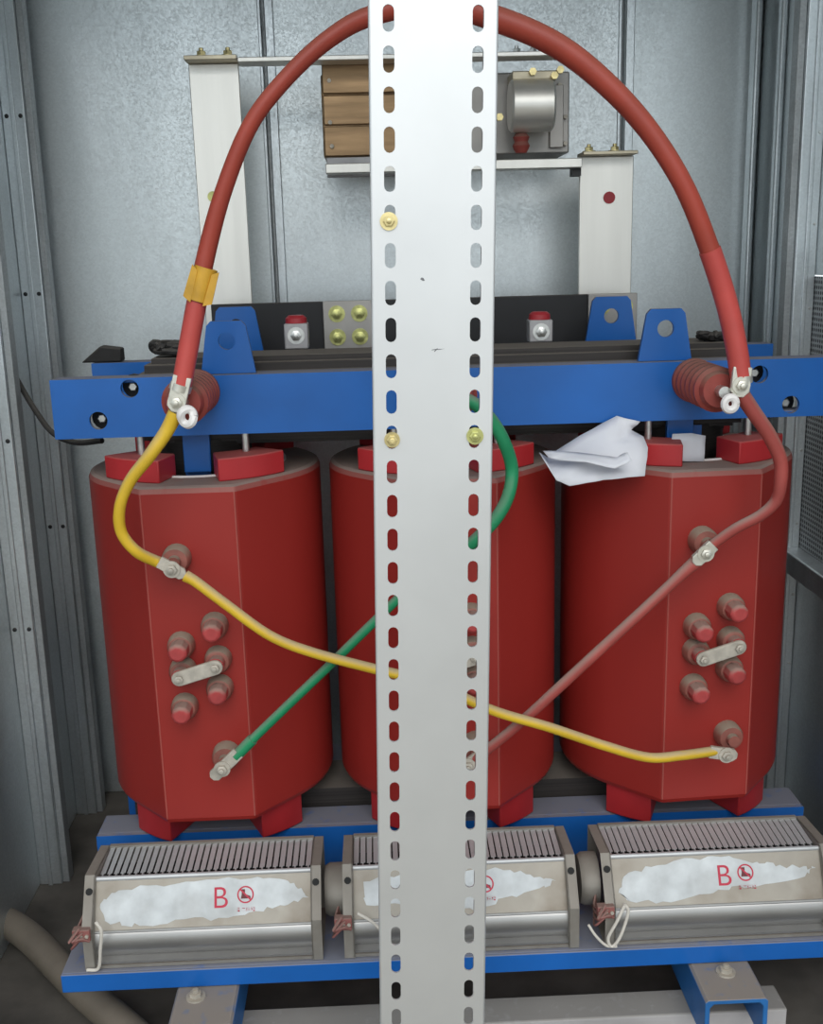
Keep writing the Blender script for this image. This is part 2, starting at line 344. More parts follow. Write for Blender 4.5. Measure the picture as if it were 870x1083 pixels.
# stud positions on the panel of the outer winding by the wall: pixel of each tip, turned into offsets
PT = PY-0.062
base = Vector((CX[0], 0, 0))
STUDS = [(223,671),(187,692),(227,707),(189,719),(229,738),(191,758)]
stud_off = [at(x, y, PT) - base for x, y in STUDS]
topT = at(182, 598, PT) - base; botT = at(236, 810, PT) - base
coil_labels = ['red cast resin winding nearest the left wall, yellow cable on its upper terminal',
               'red cast resin winding half hidden behind the perforated post',
               'red cast resin winding at right, dusty red cable on its upper terminal']
wind = []
for i, cx in enumerate(CX):
    t = thing('transformer_winding', coil_labels[i], 'winding', (cx, CY, 0.362), 'red transformer windings'); wind.append(t)
    off = Vector((0, 0, -0.362))
    def P(name, bm, m, parent=t, **k):
        o = obj(name, bm, m, parent, **k)
        if parent is t and not k.get('shared'): o.location = off
        return o
    if coil_me is None:
        o = P('shell', coil_shell(), RED, ang=10); coil_me = o.data
    else:
        o = obj('shell', coil_me, None, t); o.location = off
    if i == 2: t.rotation_euler = (0, 0, math.radians(3.0))
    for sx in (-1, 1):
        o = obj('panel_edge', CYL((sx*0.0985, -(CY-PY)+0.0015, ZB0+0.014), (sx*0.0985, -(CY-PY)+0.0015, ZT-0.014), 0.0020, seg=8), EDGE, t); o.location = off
    # inner low-voltage coil with its pale paper edge
    bm = bmesh.new(); lathe(bm, (0, 0, ZB0-0.01), (0, 0, 1), [(0, 0.160), (ZT-ZB0+0.002, 0.160), (ZT-ZB0+0.002, 0.125), (0, 0.125)], 40, cap=False)
    P('inner_coil', bm, REDD)
    bm = bmesh.new(); lathe(bm, (0, 0, ZT-0.06), (0, 0, 1), [(0, 0.188), (0.064, 0.188), (0.064, 0.183), (0, 0.183)], 48, cap=False)
    P('paper_barrier', bm, WHITE)
    # blocks above and below, as wedges along the ring
    def wedge(a, z0, z1, r0, r1, half):
        q = []
        for k in range(6):
            b = a - half + 2*half*k/5; q.append((r1*math.sin(b), -r1*math.cos(b)))
        for k in range(6):
            b = a + half - 2*half*k/5; q.append((r0*math.sin(b), -r0*math.cos(b)))
        return PRISM(q, (0, 0, z0), (1, 0, 0), (0, 1, 0), (0, 0, z1-z0))
    for a in (-33, 33, 147, -147):
        o = P('pressing_block', wedge(math.radians(a), ZT, ZT+0.050, 0.165, 0.252, math.radians(18.5)), REDB, bevel=0.003)
        if abs(a) < 90:
            x = 0.21*math.sin(math.radians(a)); y = -0.158
            obj('pressing_stud', CYL((x, y, ZT+0.045), (x, y, 1.312), 0.008), STEEL, o)
    for a in (-38, 38, 142, -142):
        P('support_block', wedge(math.radians(a), 0.364, ZB0, 0.150, 0.252, math.radians(13)), REDB, bevel=0.003)
    if True:
        pf = Vector((0, -(CY-PY), -0.0))
        def panelpt(v, y): return Vector((v.x, y-CY, v.z))
        for k, v in enumerate(stud_off):
            b = P('tap_bush', LATHE(panelpt(v, PY+0.002), (0, -1, 0), [(0, 0.030), (0.020, 0.029), (0.028, 0.025), (0.030, 0.020)], 20), REDD)
            if k in (2, 3): obj('tap_stud', LATHE(panelpt(v, PY-0.025), (0, -1, 0), [(0, 0.018), (0.026, 0.018)], 12), REDCAP, b)
            else: obj('tap_cap', LATHE(panelpt(v, PY-0.027), (0, -1, 0), [(0, 0.022), (0.030, 0.021), (0.036, 0.015)], 9), REDCAP, b, bevel=0.002)
        a, b = panelpt(stud_off[3], PY-0.052), panelpt(stud_off[2], PY-0.052)
        d = (b-a).normalized(); nrm = Vector((-d.z, 0, d.x)); q = []
        L_ = (b-a).length; r_ = 0.0165
        for k in range(9): q.append((L_ + r_*math.sin(math.pi*k/8), r_*math.cos(math.pi*k/8)))
        for k in range(9): q.append((-r_*math.sin(math.pi*k/8), -r_*math.cos(math.pi*k/8)))
        lk = P('tap_link', PRISM(q, a, d, nrm, (0, -0.008, 0)), LUGD, bevel=0.002)
        for p in (a, b): hexbolt('nut', p+Vector((0, -0.008, 0)), (0, -1, 0), 0.010, 0.007, LUGD, lk, washer=False)
        for v in (topT, botT):
            b = P('terminal_bush', LATHE(panelpt(v, PY+0.002), (0, -1, 0), [(0, 0.031), (0.025, 0.030), (0.034, 0.026), (0.036, 0.014), (0.05, 0.013)], 20), REDD)

# ------------------------------------------------------------------ core and clamp beams
YFB, YRB = 2.35, 2.80
XB0, XB1 = -0.692, 1.002
core = thing('transformer_core', 'dark laminated steel core running through the three red windings', 'core', (MIDX, CY, 0.205))
def C(name, bm, m, **k):
    o = obj(name, bm, m, core, **k); o.location = -core.location; return o
for k, (hy, z1) in enumerate(((0.115, 1.440), (0.095, 1.458), (0.07, 1.470))):
    C('yoke_step', BOX(MIDX-0.675+0.012*k, MIDX+0.675-0.012*k, CY-hy, CY+hy, 1.292-0.01*k, z1), COREM, bevel=0.001)
C('lower_yoke', BOX(XB0+0.07, XB1-0.07, CY-0.075, CY+0.075, 0.208, 0.405), COREM)
for cx in CX:
    bm = LATHE((cx, CY, 0.40), (0, 0, 1), [(0, 0.110), (0.90, 0.110)], 16); C('limb', bm, COREM)
    C('tie_plate', BOX(cx-0.028, cx+0.028, CY-0.118, CY-0.111, 0.42, 1.29), BLUE)

def beam(name, label, y, z0, z1, holes, lugs, depth=0.065, flip=False):
    t = thing(name, label, 'beam', ((XB0+XB1)/2, y, z0), 'blue clamp beams')
    def P(n, bm, m, **k):
        o = obj(n, bm, m, t, **k); o.location = -t.location; return o
    me = stand(plate_mesh([(XB0, z0), (XB1, z0), (XB1, z1), (XB0, z1)], [circle(x, z, 0.0195) for x, z in holes], 0.012))
    o = obj('web', me, BLUE, t, bevel=0.003); o.location = Vector((0, y+0.006, 0)) - t.location
    P('top_flange', BOX(XB0, XB1, y+0.013, y+depth, z1-0.012, z1), BLUE, bevel=0.003)
    P('bottom_flange', BOX(XB0, XB1, y+0.013, y+depth, z0, z0+0.012), BLUE, bevel=0.003)
    for x in (XB0, XB1-0.01): P('end_plate', BOX(x, x+0.01, y+0.013, y+depth, z0+0.013, z1-0.013), BLUE)
    for x, z in holes:
        b = P('clamp_bolt', LATHE((x, y+0.05, z), (0, -1, 0), [(-0.03, 0.006), (0.010, 0.006)], 10), STEEL)
        n_ = obj('nut', LATHE((x, y+0.045, z), (0, -1, 0), [(0, 0.0105), (0.012, 0.0105), (0.014, 0.008)], 6), STEEL, b)
        obj('washer', LATHE((x, y+0.06, z), (0, -1, 0), [(0, 0.026), (0.01, 0.026)], 16), BLACK, b)
    for cx, cz, wt, wbm, h in lugs:
        q = [(-wbm/2, 0), (wbm/2, 0), (wt/2+0.003, h-0.010), (wt/2-0.006, h), (-wt/2+0.006, h), (-wt/2-0.003, h-0.010)]
        me = stand(plate_mesh(q, [circle(0, h*0.62, 0.0185)], 0.012))
        o = obj('lifting_lug', me, BLUE, t, bevel=0.0015); o.location = Vector((cx, y+0.03, cz)) - t.location
    return t
hz = [at(137,411,YFB), at(104,445,YFB), at(803,396,YFB), at(836,428,YFB)]
lf = at(706, 380, YFB); ll = at(240, 392, YFB)
beam('upper_clamp_beam', 'blue steel beam in front above the windings carrying two standoff insulators', YFB, 1.313, 1.441, [(p.x, p.z) for p in hz],
     [(lf.x, 1.442, 0.078, 0.118, 0.112), (ll.x, 1.442, 0.078, 0.118, 0.112)])
lr = at(640, 360, YRB)
lrl = at(254, 360, YRB)
beam('upper_clamp_beam', 'blue steel beam behind the core, mostly hidden by the front beam', YRB-0.09, 1.313, 1.441, [],
     [(lr.x, 1.442, 0.090, 0.132, 0.125), (lrl.x, 1.442, 0.090, 0.132, 0.125)])
beam('lower_clamp_beam', 'blue steel beam under the windings behind the three fans', YFB, 0.203, 0.362, [], [], depth=0.10)
beam('lower_clamp_beam', 'blue steel beam low down at the rear of the windings', YRB-0.13, 0.203, 0.362, [], [], depth=0.13)
# blue tie straps dropping from the front beam to the windings
for i, px_ in enumerate((210, 460, 715)):
    x = at(px_, 480, YFB+0.07).x
    tag(obj('tie_strap', BOX(x-0.030, x+0.030, YFB+0.045, YFB+0.06, 1.222, 1.312), BLUE, bevel=0.002),
        ('blue strap between the two top blocks of the left winding', 'blue strap above the middle winding behind the post',
         'blue strap behind the white paper strip on the right winding')[i], 'strap', 'blue straps under the front beam')

# ------------------------------------------------------------------ standoff insulators
tips = []
for i, (bx, by) in enumerate(((209, 414), (733, 402), (474, 408))):
    b = at(bx, by, YFB); b.y = YFB
    t = thing('standoff_insulator', ('ribbed brown-red insulator on the beam holding the yellow cable end', 'ribbed brown-red insulator on the beam holding the lower red cable end',
               'ribbed brown-red insulator on the beam behind the post, seen only through its slots')[i],
              'insulator', b, 'standoff insulators')
    prof = [(0, 0.048), (0.012, 0.048)]
    for k in range(5):
        s = 0.018 + 0.032*k; prof += [(s, 0.039), (s+0.006, 0.039), (s+0.012, 0.047), (s+0.020, 0.047), (s+0.026, 0.039)]
    prof += [(0.178, 0.038), (0.186, 0.034)]
    obj('ribbed_body', LATHE((0, 0, 0), (0, -1, 0), prof, 28), INSUL, t)
    st = obj('stud', LATHE((0, -0.186, 0), (0, -1, 0), [(0, 0.012), (0.03, 0.012)], 12), STEEL, t)
    tips.append(b + Vector((0, -0.186, 0)))

# ------------------------------------------------------------------ cables
def lugpiece(parent, a, b, wd, th, m, off, bolt=None, name='cable_lug'):
    """flat palm lug from a to b, facing the viewer"""
    a = Vector(a); b = Vector(b); d = (b-a).normalized(); n = Vector((0, -1, 0)); n = (n - d*n.dot(d)).normalized(); s = d.cross(n)
    L_ = (b-a).length; c = wd*0.3
    q = [(0, -wd/2), (L_-c, -wd/2), (L_, -wd/2+c), (L_, wd/2-c), (L_-c, wd/2), (0, wd/2)]
    o = obj(name, PRISM(q, a - n*th/2, d, s, n*th), m, parent, bevel=0.0015); o.location = off
    if bolt:
        hexbolt('bolt', a + d*L_*bolt + n*th/2, n, 0.0115, 0.010, m, o)
    return o
def cable(name, label, pts, r, m, group=None, ext=()):
    """ext: (t0, t1, radius, material, name) sleeves along the cable"""
    P_ = [at(x, y, Y) for x, y, Y in pts]; org = P_[0].copy()
    t = thing(name, label, 'cable', org, group)
    o = obj('sheath', TUBE(P_, r), m, t); o.location = -org
    sp = spline(P_, 10); n = len(sp)
    for t0, t1, rr, mm, nm in ext:
        o = obj(nm, TUBE(sp[int(t0*(n-1)):int(t1*(n-1))+1], rr, smooth=False), mm, t); o.location = -org
    return t, -org, P_
TY = 2.14
A = [(192,408,TY),(198,375,TY),(207,325,TY),(219,265,TY),(238,197,2.13),(266,130,2.12),(305,80,2.12),(348,41,2.12),(392,17,2.12),
     (460,4,2.12),(530,22,2.12),(590,49,2.12),(640,88,2.12),(685,137,2.12),(722,195,2.12),(748,258,2.13),(768,320,2.14),(778,365,TY),(783,398,TY)]
AR = [.0180, .0185, .0185, .0175, .016, .0152, .0152, .016, .0175, .020, .0225, .0218, .0208, .0195, .0188, .0192, .0200, .0200, .0185]
def arch_r(u):
    k = min(int(u*(len(AR)-1)), len(AR)-2); f_ = u*(len(AR)-1)-k; return AR[k]*(1-f_)+AR[k+1]*f_
t, off, P_ = cable('red_arch_cable', 'thick red cable arching over the top from one insulator to the other', A, arch_r, CABR,
                   ext=((0.0, 0.12, 0.0195, CABR2, 'heat_shrink'), (0.84, 1.0, 0.0212, CABR2, 'heat_shrink')))
# yellow tag wrapped on the cable
sp = spline(P_, 10); k0 = int(0.165*(len(sp)-1))
a, b = at(209, 318, TY), at(218, 283, TY)
tg = obj('phase_tape', TUBE([a, (a+b)/2, b], 0.0225, seg=12), TAPE, t); tg.location = off
dd = (b-a).normalized(); pr = Vector((dd.z, 0, -dd.x))
for s in (-1, 1):
    o = obj('tape_fold', PRISM([(0.0, 0.0), (0.062, 0.002), (0.070, 0.014), (0.008, 0.016)], (a+pr*s*0.012)+Vector((0, -0.020, -0.006)), dd, pr*s, (0, 0.004, 0)), TAPE, tg)
lugpiece(t, at(193, 398, TY-0.012), at(185, 436, TY-0.012), 0.036, 0.010, LUG, off, 0.72)
lugpiece(t, at(785, 388, TY-0.012), at(781, 420, TY-0.012), 0.038, 0.010, LUG, off, 0.6)
o = obj('clamp_ring', LATHE(at(192, 406, TY), at(190, 413, TY)-at(192, 406, TY), [(0, 0.0215), (0.014, 0.0215)], 18), LUG, t); o.location = off
o = obj('clamp_ring', LATHE(at(784, 397, TY), at(784, 404, TY)-at(784, 397, TY), [(0, 0.0215), (0.014, 0.0215)], 18), LUG, t); o.location = off

TX = PT - 0.012   # plane of the terminal lugs on the panels
Yl = [(186,436,TY),(176,456,TY),(158,482,2.13),(138,508,2.13),(127,535,2.13),(128,562,2.14),(144,583,2.15),(166,594,TX),(176,598,TX)]
t, off, P_ = cable('yellow_cable', 'yellow cable curving down from the left insulator to the left winding', Yl, lambda u: 0.0108+0.0045*max(0, 1-u*2.2)+0.0015*u, CABY, 'yellow cables')
ring = bmesh.new(); rc = at(198, 441, TY-0.02)
for k in range(24):
    pass
tube(ring, [rc + Vector((0.0125*math.cos(2*math.pi*k/16), 0.004*math.sin(4*math.pi*k/16), 0.0150*math.sin(2*math.pi*k/16))) for k in range(17)], 0.0085, seg=8, n=2)
o = obj('ring_terminal', ring, WHITE, t); o.location = off
lugpiece(t, at(168, 594, TX-0.01), at(196, 609, TX-0.01), 0.026, 0.008, LUGD, off, 0.5)
Y2 = [(196,609,TX-0.004),(208,616,TX-0.008),(240,640,TX-0.02),(285,672,2.15),(330,690,2.14),(398,708,2.13),(455,722,2.12),(520,751,2.12),(580,769,2.12),(640,789,2.13),(685,801,2.14),(720,799,2.15),(757,794,TX)]
t, off, P_ = cable('yellow_cable', 'long yellow cable crossing behind the post to the lower terminal at right', Y2, lambda u: 0.0108+0.002*math.exp(-u*12), CABY, 'yellow cables')
lugpiece(t, at(750, 795, TX-0.006), at(779, 799, TX-0.006), 0.028, 0.010, LUGD, off, 0.6)
G1 = [(484,419,TY),(503,428,2.14),(520,445,2.15),(533,468,2.16),(541,495,2.18),(538,522,2.17),(526,546,2.16),(508,566,2.16),(490,582,TX-0.005)]
t, off, P_ = cable('green_cable', 'short green cable curling out beside the post below the beam', G1, 0.0135, CABG, 'green cables')
lugpiece(t, at(494, 422, TY-0.012), at(474, 418, TY-0.012), 0.034, 0.010, LUG, off, 0.6)
lugpiece(t, at(498, 576, TX-0.01), at(474, 592, TX-0.01), 0.026, 0.008, LUGD, off, 0.6)
G2 = [(462,602,TX-0.005),(430,625,2.165),(395,658,2.172),(350,702,2.175),(300,750,2.175),(272,777,2.175),(249,800,TX)]
t, off, P_ = cable('green_cable', 'straight green cable slanting to the lower terminal of the left winding', G2, 0.0100, CABG, 'green cables',
                   ext=((0.88, 1.0, 0.0125, CABG, 'heat_shrink'),))
lugpiece(t, at(252, 796, TX-0.006), at(224, 823, TX-0.006), 0.028, 0.009, LUGD, off, 0.6)
R1 = [(782,414,TY),(796,435,TY),(813,460,TY),(825,487,TY),(825,512,2.14),(820,530,2.145),(804,545,2.15),(776,560,2.16),(745,582,TX)]
t, off, P_ = cable('red_cable', 'red cable bowing out from the right insulator to the right winding', R1, lambda u: 0.0160-0.0055*u, CABRD, 'dusty red cables')
ring = bmesh.new(); rc = at(772, 427, TY-0.02)
tube(ring, [rc + Vector((0.0115*math.cos(2*math.pi*k/16), 0.0, 0.0125*math.sin(2*math.pi*k/16))) for k in range(17)], 0.008, seg=8, n=2)
o = obj('ring_terminal', ring, WHITE, t); o.location = off
lugpiece(t, at(754, 576, TX-0.014), at(733, 596, TX-0.014), 0.028, 0.012, LUG, off, 0.42)
R2 = [(736,594,TX-0.004),(722,606,TX-0.006),(690,636,2.16),(640,682,2.15),(590,728,2.145),(555,760,2.15),(520,789,2.155),(500,803,TX)]
t, off, P_ = cable('red_cable', 'straight dusty red cable slanting down from right winding behind the post', R2, lambda u: 0.0120-0.001*u+0.003*max(0, 1-u*5), CABRD, 'dusty red cables')
lugpiece(t, at(510, 797, TX-0.006), at(484, 817, TX-0.006), 0.028, 0.009, LUGD, off, 0.6)

# ------------------------------------------------------------------ perforated post in front
PYP = 1.52
ztop = at(410, 20, PYP).z; zref = ztop
cxt = (at(389, 20, PYP).x + at(527, 20, PYP).x)/2; cxb = (at(400, 1060, PYP).x + at(514, 1060, PYP).x)/2
zb_ = at(457, 1060, PYP).z
lean = math.atan((cxt-cxb)/(ztop-zb_))
PW = at(527, 20, PYP).x - at(389, 20, PYP).x; step = (at(410, 20, PYP).z - at(420, 1048, PYP).z)/29.0
colx = (at(505, 20, PYP).x - at(410, 20, PYP).x)/2
post = thing('perforated_post', 'tall pale metal upright with two columns of oval slots in the foreground', 'post', (cxb - math.tan(lean)*zb_, PYP, 0.0))
post.rotation_euler = (0, lean, 0)
H_ = 2.9
holes = []
k = 0; z = zref + step*14
while z > 0.1:
    if z < H_-0.05:
        for s in (-1, 1): holes.append(slot(s*colx, z, 0.0150, 0.0335))
    z -= step
def slotted_web():
    """flat web built cell by cell round its slots, front and back faces 3 mm apart"""
    bm = bmesh.new(); zs = sorted({round(sum(p[1] for p in h)/len(h), 5) for h in holes}); xe = PW/2-0.003
    def quad(pts):
        bm.faces.new([bm.verts.new((x, -0.0015, z)) for x, z in pts])
    lo = [z - step/2 for z in zs]; hi = [z + step/2 for z in zs]; cw = 0.0125
    quad([(-xe, 0), (xe, 0), (xe, lo[0]), (-xe, lo[0])]); quad([(-xe, hi[-1]), (xe, hi[-1]), (xe, H_), (-xe, H_)])
    for z, a, b in zip(zs, lo, hi):
        for x0, x1 in ((-xe, -colx-cw), (-colx+cw, colx-cw), (colx+cw, xe)): quad([(x0, a), (x1, a), (x1, b), (x0, b)])
        for sx in (-colx, colx):
            sl = slot(sx, z, 0.0150, 0.0335); n = len(sl)
            def out(p):
                dx, dz = p[0]-sx, p[1]-z; k = min(cw/abs(dx) if dx else 9e9, (step/2)/abs(dz) if dz else 9e9); return (sx+dx*k, z+dz*k)
            for q in range(n):
                p0, p1 = sl[q], sl[(q+1) % n]; o0, o1 = out(p0), out(p1); poly = [p1, p0, o0]
                if abs(o0[0]-o1[0]) > 1e-6 and abs(o0[1]-o1[1]) > 1e-6:
                    poly.append((sx + math.copysign(cw, (o0[0]+o1[0])/2-sx), z + math.copysign(step/2, (o0[1]+o1[1])/2-z)))
                quad(poly + [o1])
    bmesh.ops.remove_doubles(bm, verts=bm.verts[:], dist=1e-5)
    bmesh.ops.recalc_face_normals(bm, faces=bm.faces[:])
    bm.faces.ensure_lookup_table()
    if bm.faces[0].normal.y > 0: bmesh.ops.reverse_faces(bm, faces=bm.faces[:])
    r_ = bmesh.ops.extrude_face_region(bm, geom=bm.faces[:])
    for v in r_['geom']:
        if isinstance(v, bmesh.types.BMVert): v.co.y += 0.003
    return bm
o = obj('web', slotted_web(), POST, post, ang=30)
for s in (-1, 1):
    bm = bmesh.new()
    q = [(PW/2-0.003, -0.0015), (PW/2-0.001, -0.0005), (PW/2, 0.002), (PW/2, 0.05), (PW/2-0.015, 0.05), (PW/2-0.015, 0.047), (PW/2-0.003, 0.047), (PW/2-0.003, 0.0015)]
    prism(bm, [(s*x, y) for x, y in q], (0, 0, 0), (1, 0, 0), (0, 1, 0), (0, 0, H_))
    obj('side_flange', bm, POST, post, ang=50)
mi = (Matrix.Translation(post.location) @ Euler((0, lean, 0)).to_matrix().to_4x4()).inverted()
for (x, y), m, r in (((411, 234), ZINC, 0.0078), ((414.5, 465), ZINC, 0.0072), ((502, 461), YGB, 0.0078)):
    p = mi @ at(x, y, PYP-0.0015)
    hexbolt('bolt', p, (0, -1, 0), r, 0.008, m, post, wm=m)

SCUFF = mat('scuff', (0.16, 0.16, 0.17), 0.7)
for x0, y0, x1, y1, wd in ((445, 294, 449, 297, 0.004), (456, 370, 470, 369, 0.0012), (459, 372, 463, 368, 0.0014)):
    a = mi @ at(x0, y0, PYP-0.0018); b = mi @ at(x1, y1, PYP-0.0018); d = b-a; n_ = Vector((-d.z, 0, d.x)).normalized()*wd/2
    obj('scuff_mark', PRISM([(0, -1), (0.7, -0.8), (1, 0.2), (0.4, 1), (0.05, 0.6)], a, d, n_, (0, 0.0006, 0)), SCUFF, post)
# ------------------------------------------------------------------ base: rails, tray, frame strip
def rail(x0, x1, label, bolt):
    t = thing('base_rail', label, 'rail', ((x0+x1)/2, 1.885, 0.101), 'base rails under the transformer')
    o = obj('channel', PRISM([(x0, 0.101), (x0+0.010, 0.101), (x0+0.010, 0.182), (x0+0.018, 0.190), (x1-0.018, 0.190), (x1-0.010, 0.182), (x1-0.010, 0.101), (x1, 0.101), (x1, 0.194), (x1-0.006, 0.200), (x0+0.006, 0.200), (x0, 0.194)],
              (0, 1.885, 0), (1, 0, 0), (0, 0, 1), (0, 1.13, 0)), BLUEL, t, bevel=0.0015); o.location = -t.location
    b = hexbolt('bolt', at(*bolt, 1.97).xy.to_3d() + Vector((0, 0, 0.201)), (0, 0, 1), 0.013, 0.012, LUGD, t); b.location = -t.location
rail(0.628, 0.757, 'blue inverted channel rail under the right fan with open front end', (767, 1030))
rl = at(178, 1045, 2.0).x; rail(-0.455, -0.325, 'dusty channel rail under the left fan', (207, 1052))
tag(obj('base_frame_strip', BOX(-0.475, 0.835, 1.975, 2.055, 0.0, 0.100), STRIPM, bevel=0.004), 'pale dusty steel strip lying across the floor under the rails', 'base strip')
tag(obj('base_frame_strip', BOX(-0.52, 0.835, 2.80, 2.90, 0.0, 0.100), STRIPM, bevel=0.004), 'dusty steel strip across the floor at the rear of the rails', 'base strip')
tr = thing('fan_tray', 'long blue angle tray carrying the three fans', 'tray', (0.14, 2.0, 0.201))
o = obj('front_face', BOX(-0.692, 0.975, 2.0, 2.006, 0.202, 0.244), BLUE, tr, bevel=0.002); o.location = -tr.location
o = obj('shelf', BOX(-0.692, 0.975, 2.0065, 2.24, 0.236, 0.244), BLUE, tr, bevel=0.002); o.location = -tr.location
for x in (-0.62, -0.20, -0.11, 0.33, 0.45, 0.88):
    o = obj('screw', CYL((x, 2.015, 0.199), (x, 2.015, 0.236), 0.004, seg=8), STEEL, tr); o.location = -tr.location

# ------------------------------------------------------------------ cross-flow fans
FZ = 0.2455
def text_mesh(s, size):
    cu = bpy.data.curves.new('txt', 'FONT'); cu.body = s; cu.size = size; cu.align_x = 'CENTER'; cu.align_y = 'CENTER'; cu.extrude = 0.0002; cu.offset = -0.0004
    o = bpy.data.objects.new('txt', cu); me = bpy.data.meshes.new_from_object(o); bpy.data.objects.remove(o); bpy.data.curves.remove(cu); return me
FW = 0.452     # width between end plates
fan_shared = {}
U0, U1 = Vector((0, 0.018, 0.076)), Vector((0, 0.066, 0.168))   # lower and upper edge of the upper sheet, from the fan's front foot
sheet_up = (U1-U0).normalized(); sheet_n = Vector((0, -sheet_up.z, sheet_up.y))
def on_sheet(u, v, h):   # u across from centre, v up the sheet 0..1
    return Vector((u, 0, 0)) + U0 + (U1-U0)*v + sheet_n*h
def vane_bm():
    # tilted louvre blade with a narrow foot reaching the front lip
    bm = bmesh.new(); a = math.radians(10); ux = Vector((math.cos(a), 0, math.sin(a)))
    prism(bm, [(-0.0055, 0.094), (0.0055, 0.094), (0.0055, 0.190), (-0.0055, 0.190)], (0, 0, 0.161), ux, (0, 1, 0.05), (0, 0, -0.0012))
    prism(bm, [(-0.0016, 0.078), (0.0016, 0.078), (0.0016, 0.098), (-0.0016, 0.098)], (0, 0, 0.165), (1, 0, 0), (0, 1, 0), (0, 0, -0.010))
    return bm
def fan(loc, label, film, bx, iconx, bvis=True, rot=0.0, motor=True):
    t = thing('cooling_fan', label, 'fan', loc, 'cross-flow cooling fans')
    t.rotation_euler = (0, 0, rot)
    hw = FW/2
    def sh(key, make, name, m, parent=t, **k):
        if key not in fan_shared: o = obj(name, make(), m, parent, **k); fan_shared[key] = o.data
        else: o = obj(name, fan_shared[key], None, parent, bevel=k.get('bevel', 0))
        return o
    # end plates with a flange all round
    prof = [(0.0, 0.0), (0.185, 0.0), (0.200, 0.06), (0.200, 0.172), (0.064, 0.182), (0.002, 0.092)]
    def endplate(s):
        bm = bmesh.new(); prism(bm, prof, (s*hw, 0, 0), (0, 1, 0), (0, 0, 1), (s*0.003, 0, 0)); return bm
    def flange(s):
        bm = bmesh.new(); n = len(prof); w_ = 0.022 * s
        for k in range(n):
            a = Vector((s*hw, *prof[k])); b = Vector((s*hw, *prof[(k+1) % n])); d = (b-a).normalized(); nn = d.cross(Vector((1, 0, 0)))
            vs = [a, b, b+Vector((w_, 0, 0)), a+Vector((w_, 0, 0))]
            v1 = [bm.verts.new(p) for p in vs]; v2 = [bm.verts.new(p - nn*0.002) for p in vs]
            bm.faces.new(v1); bm.faces.new(v2[::-1])
            for q in range(4): bm.faces.new((v1[q], v1[(q+1) % 4], v2[(q+1) % 4], v2[q]))
        return bm
    for s in (-1, 1):
        e = sh(('e', s), lambda: endplate(s), 'end_plate', FANP)
        sh(('f', s), lambda: flange(s), 'flange', FANP, e)
        sp_ = Vector((s*(hw+0.011), 0.045, 0.1545)); dn = Vector((0, -0.824, 0.567))
        sh(('s', s), lambda: LATHE(sp_, dn, [(-0.001, 0.0075), (0.0022, 0.0075)], 10), 'slot_hole', DARKI, e)
    # upper sheet, lower scroll, lip
    def upper():
        bm = bmesh.new(); prism(bm, [(-hw, 0), (hw, 0), (hw, (U1-U0).length), (-hw, (U1-U0).length)], U0, (1, 0, 0), sheet_up, -sheet_n*0.003); return bm
    sh('up', upper, 'upper_sheet', FANM)
    def lower():
        pts = []
        for k in range(13):
            u = k/12; pts.append((0.018 - 0.030*u*(1-u) + 0.010*u*u*u, 0.074 - 0.062*u))
        pts2 = [(y+0.003, z+0.002) for y, z in pts][::-1]
        return PRISM(pts + pts2, (-hw, 0, 0), (0, 1, 0), (0, 0, 1), (2*hw, 0, 0))
    sh('lo', lower, 'lower_scroll', FANL)
    sh('sb', lambda: CYL((-hw, 0.018, 0.0755), (hw, 0.018, 0.0755), 0.0030, seg=10), 'seam_bead', FANL)
    sh('fl', lambda: BOX(-hw, hw, 0.006, 0.030, 0.008, 0.0125), 'bottom_lip', FANL)
    sh('ft', lambda: BOX(-hw, hw, 0.003, 0.19, 0.0, 0.006), 'base_plate', FANP)
    sh('tl', lambda: CYL((-hw, 0.069, 0.169), (hw, 0.069, 0.169), 0.0055, seg=12), 'front_lip', VANE)
    sh('bl', lambda: BOX(-hw, hw, 0.190, 0.200, 0.150, 0.175), 'rear_lip', FANP)
    sh('in', lambda: BOX(-hw, hw, 0.085, 0.19, 0.09, 0.132), 'dark_cavity_fill', DARKI)  # solid dark block: shade of the cavity under the vanes, put in as colour
    sh('bk', lambda: BOX(-hw, hw, 0.194, 0.198, 0.0, 0.165), 'rear_sheet', FANP)
    nv = 32
    for k in range(nv):
        x = -hw + FW*(k+0.5)/nv
        v = sh('vane', lambda: vane_bm(), 'vane', VANE)
        v.location = (x, 0, 0); v.rotation_euler = (0, 0, 0)
    # worn white film with its print, its edge torn irregularly
    torn = []
    for k in range(len(film)):
        (u0, v0), (u1, v1) = film[k], film[(k+1) % len(film)]
        for q in range(5):
            e = 1.0 if q else 0.3
            torn.append((u0+(u1-u0)*q/5 + random.uniform(-0.004, 0.004)*e, min(0.95, max(0.05, v0+(v1-v0)*q/5 + random.uniform(-0.05, 0.05)*e))))
    film = torn
    bm = bmesh.new(); a = [bm.verts.new(on_sheet(u, v, 0.0004)) for u, v in film]; b = [bm.verts.new(on_sheet(u, v, 0.0010)) for u, v in film]; n = len(film)
    bm.faces.new(a[::-1]); bm.faces.new(b)
    for k in range(n): bm.faces.new((a[k], a[(k+1) % n], b[(k+1) % n], b[k]))
    fm = obj('worn_film', bm, FILM, t, label='worn white film peeling off the fan casing')
    def place(me, u, v, name, m, h=0.0014):
        o = obj(name, me, m, fm); R_ = Matrix((Vector((1, 0, 0)), sheet_up, sheet_n)).transposed().to_4x4(); R_.translation = on_sheet(u, v, h); o.matrix_local = R_; return o
    if bvis: place(text_mesh('B', 0.062), bx, 0.54, 'letter_b', INKR)
    n = 24; R1_, R0 = 0.0175, 0.0145
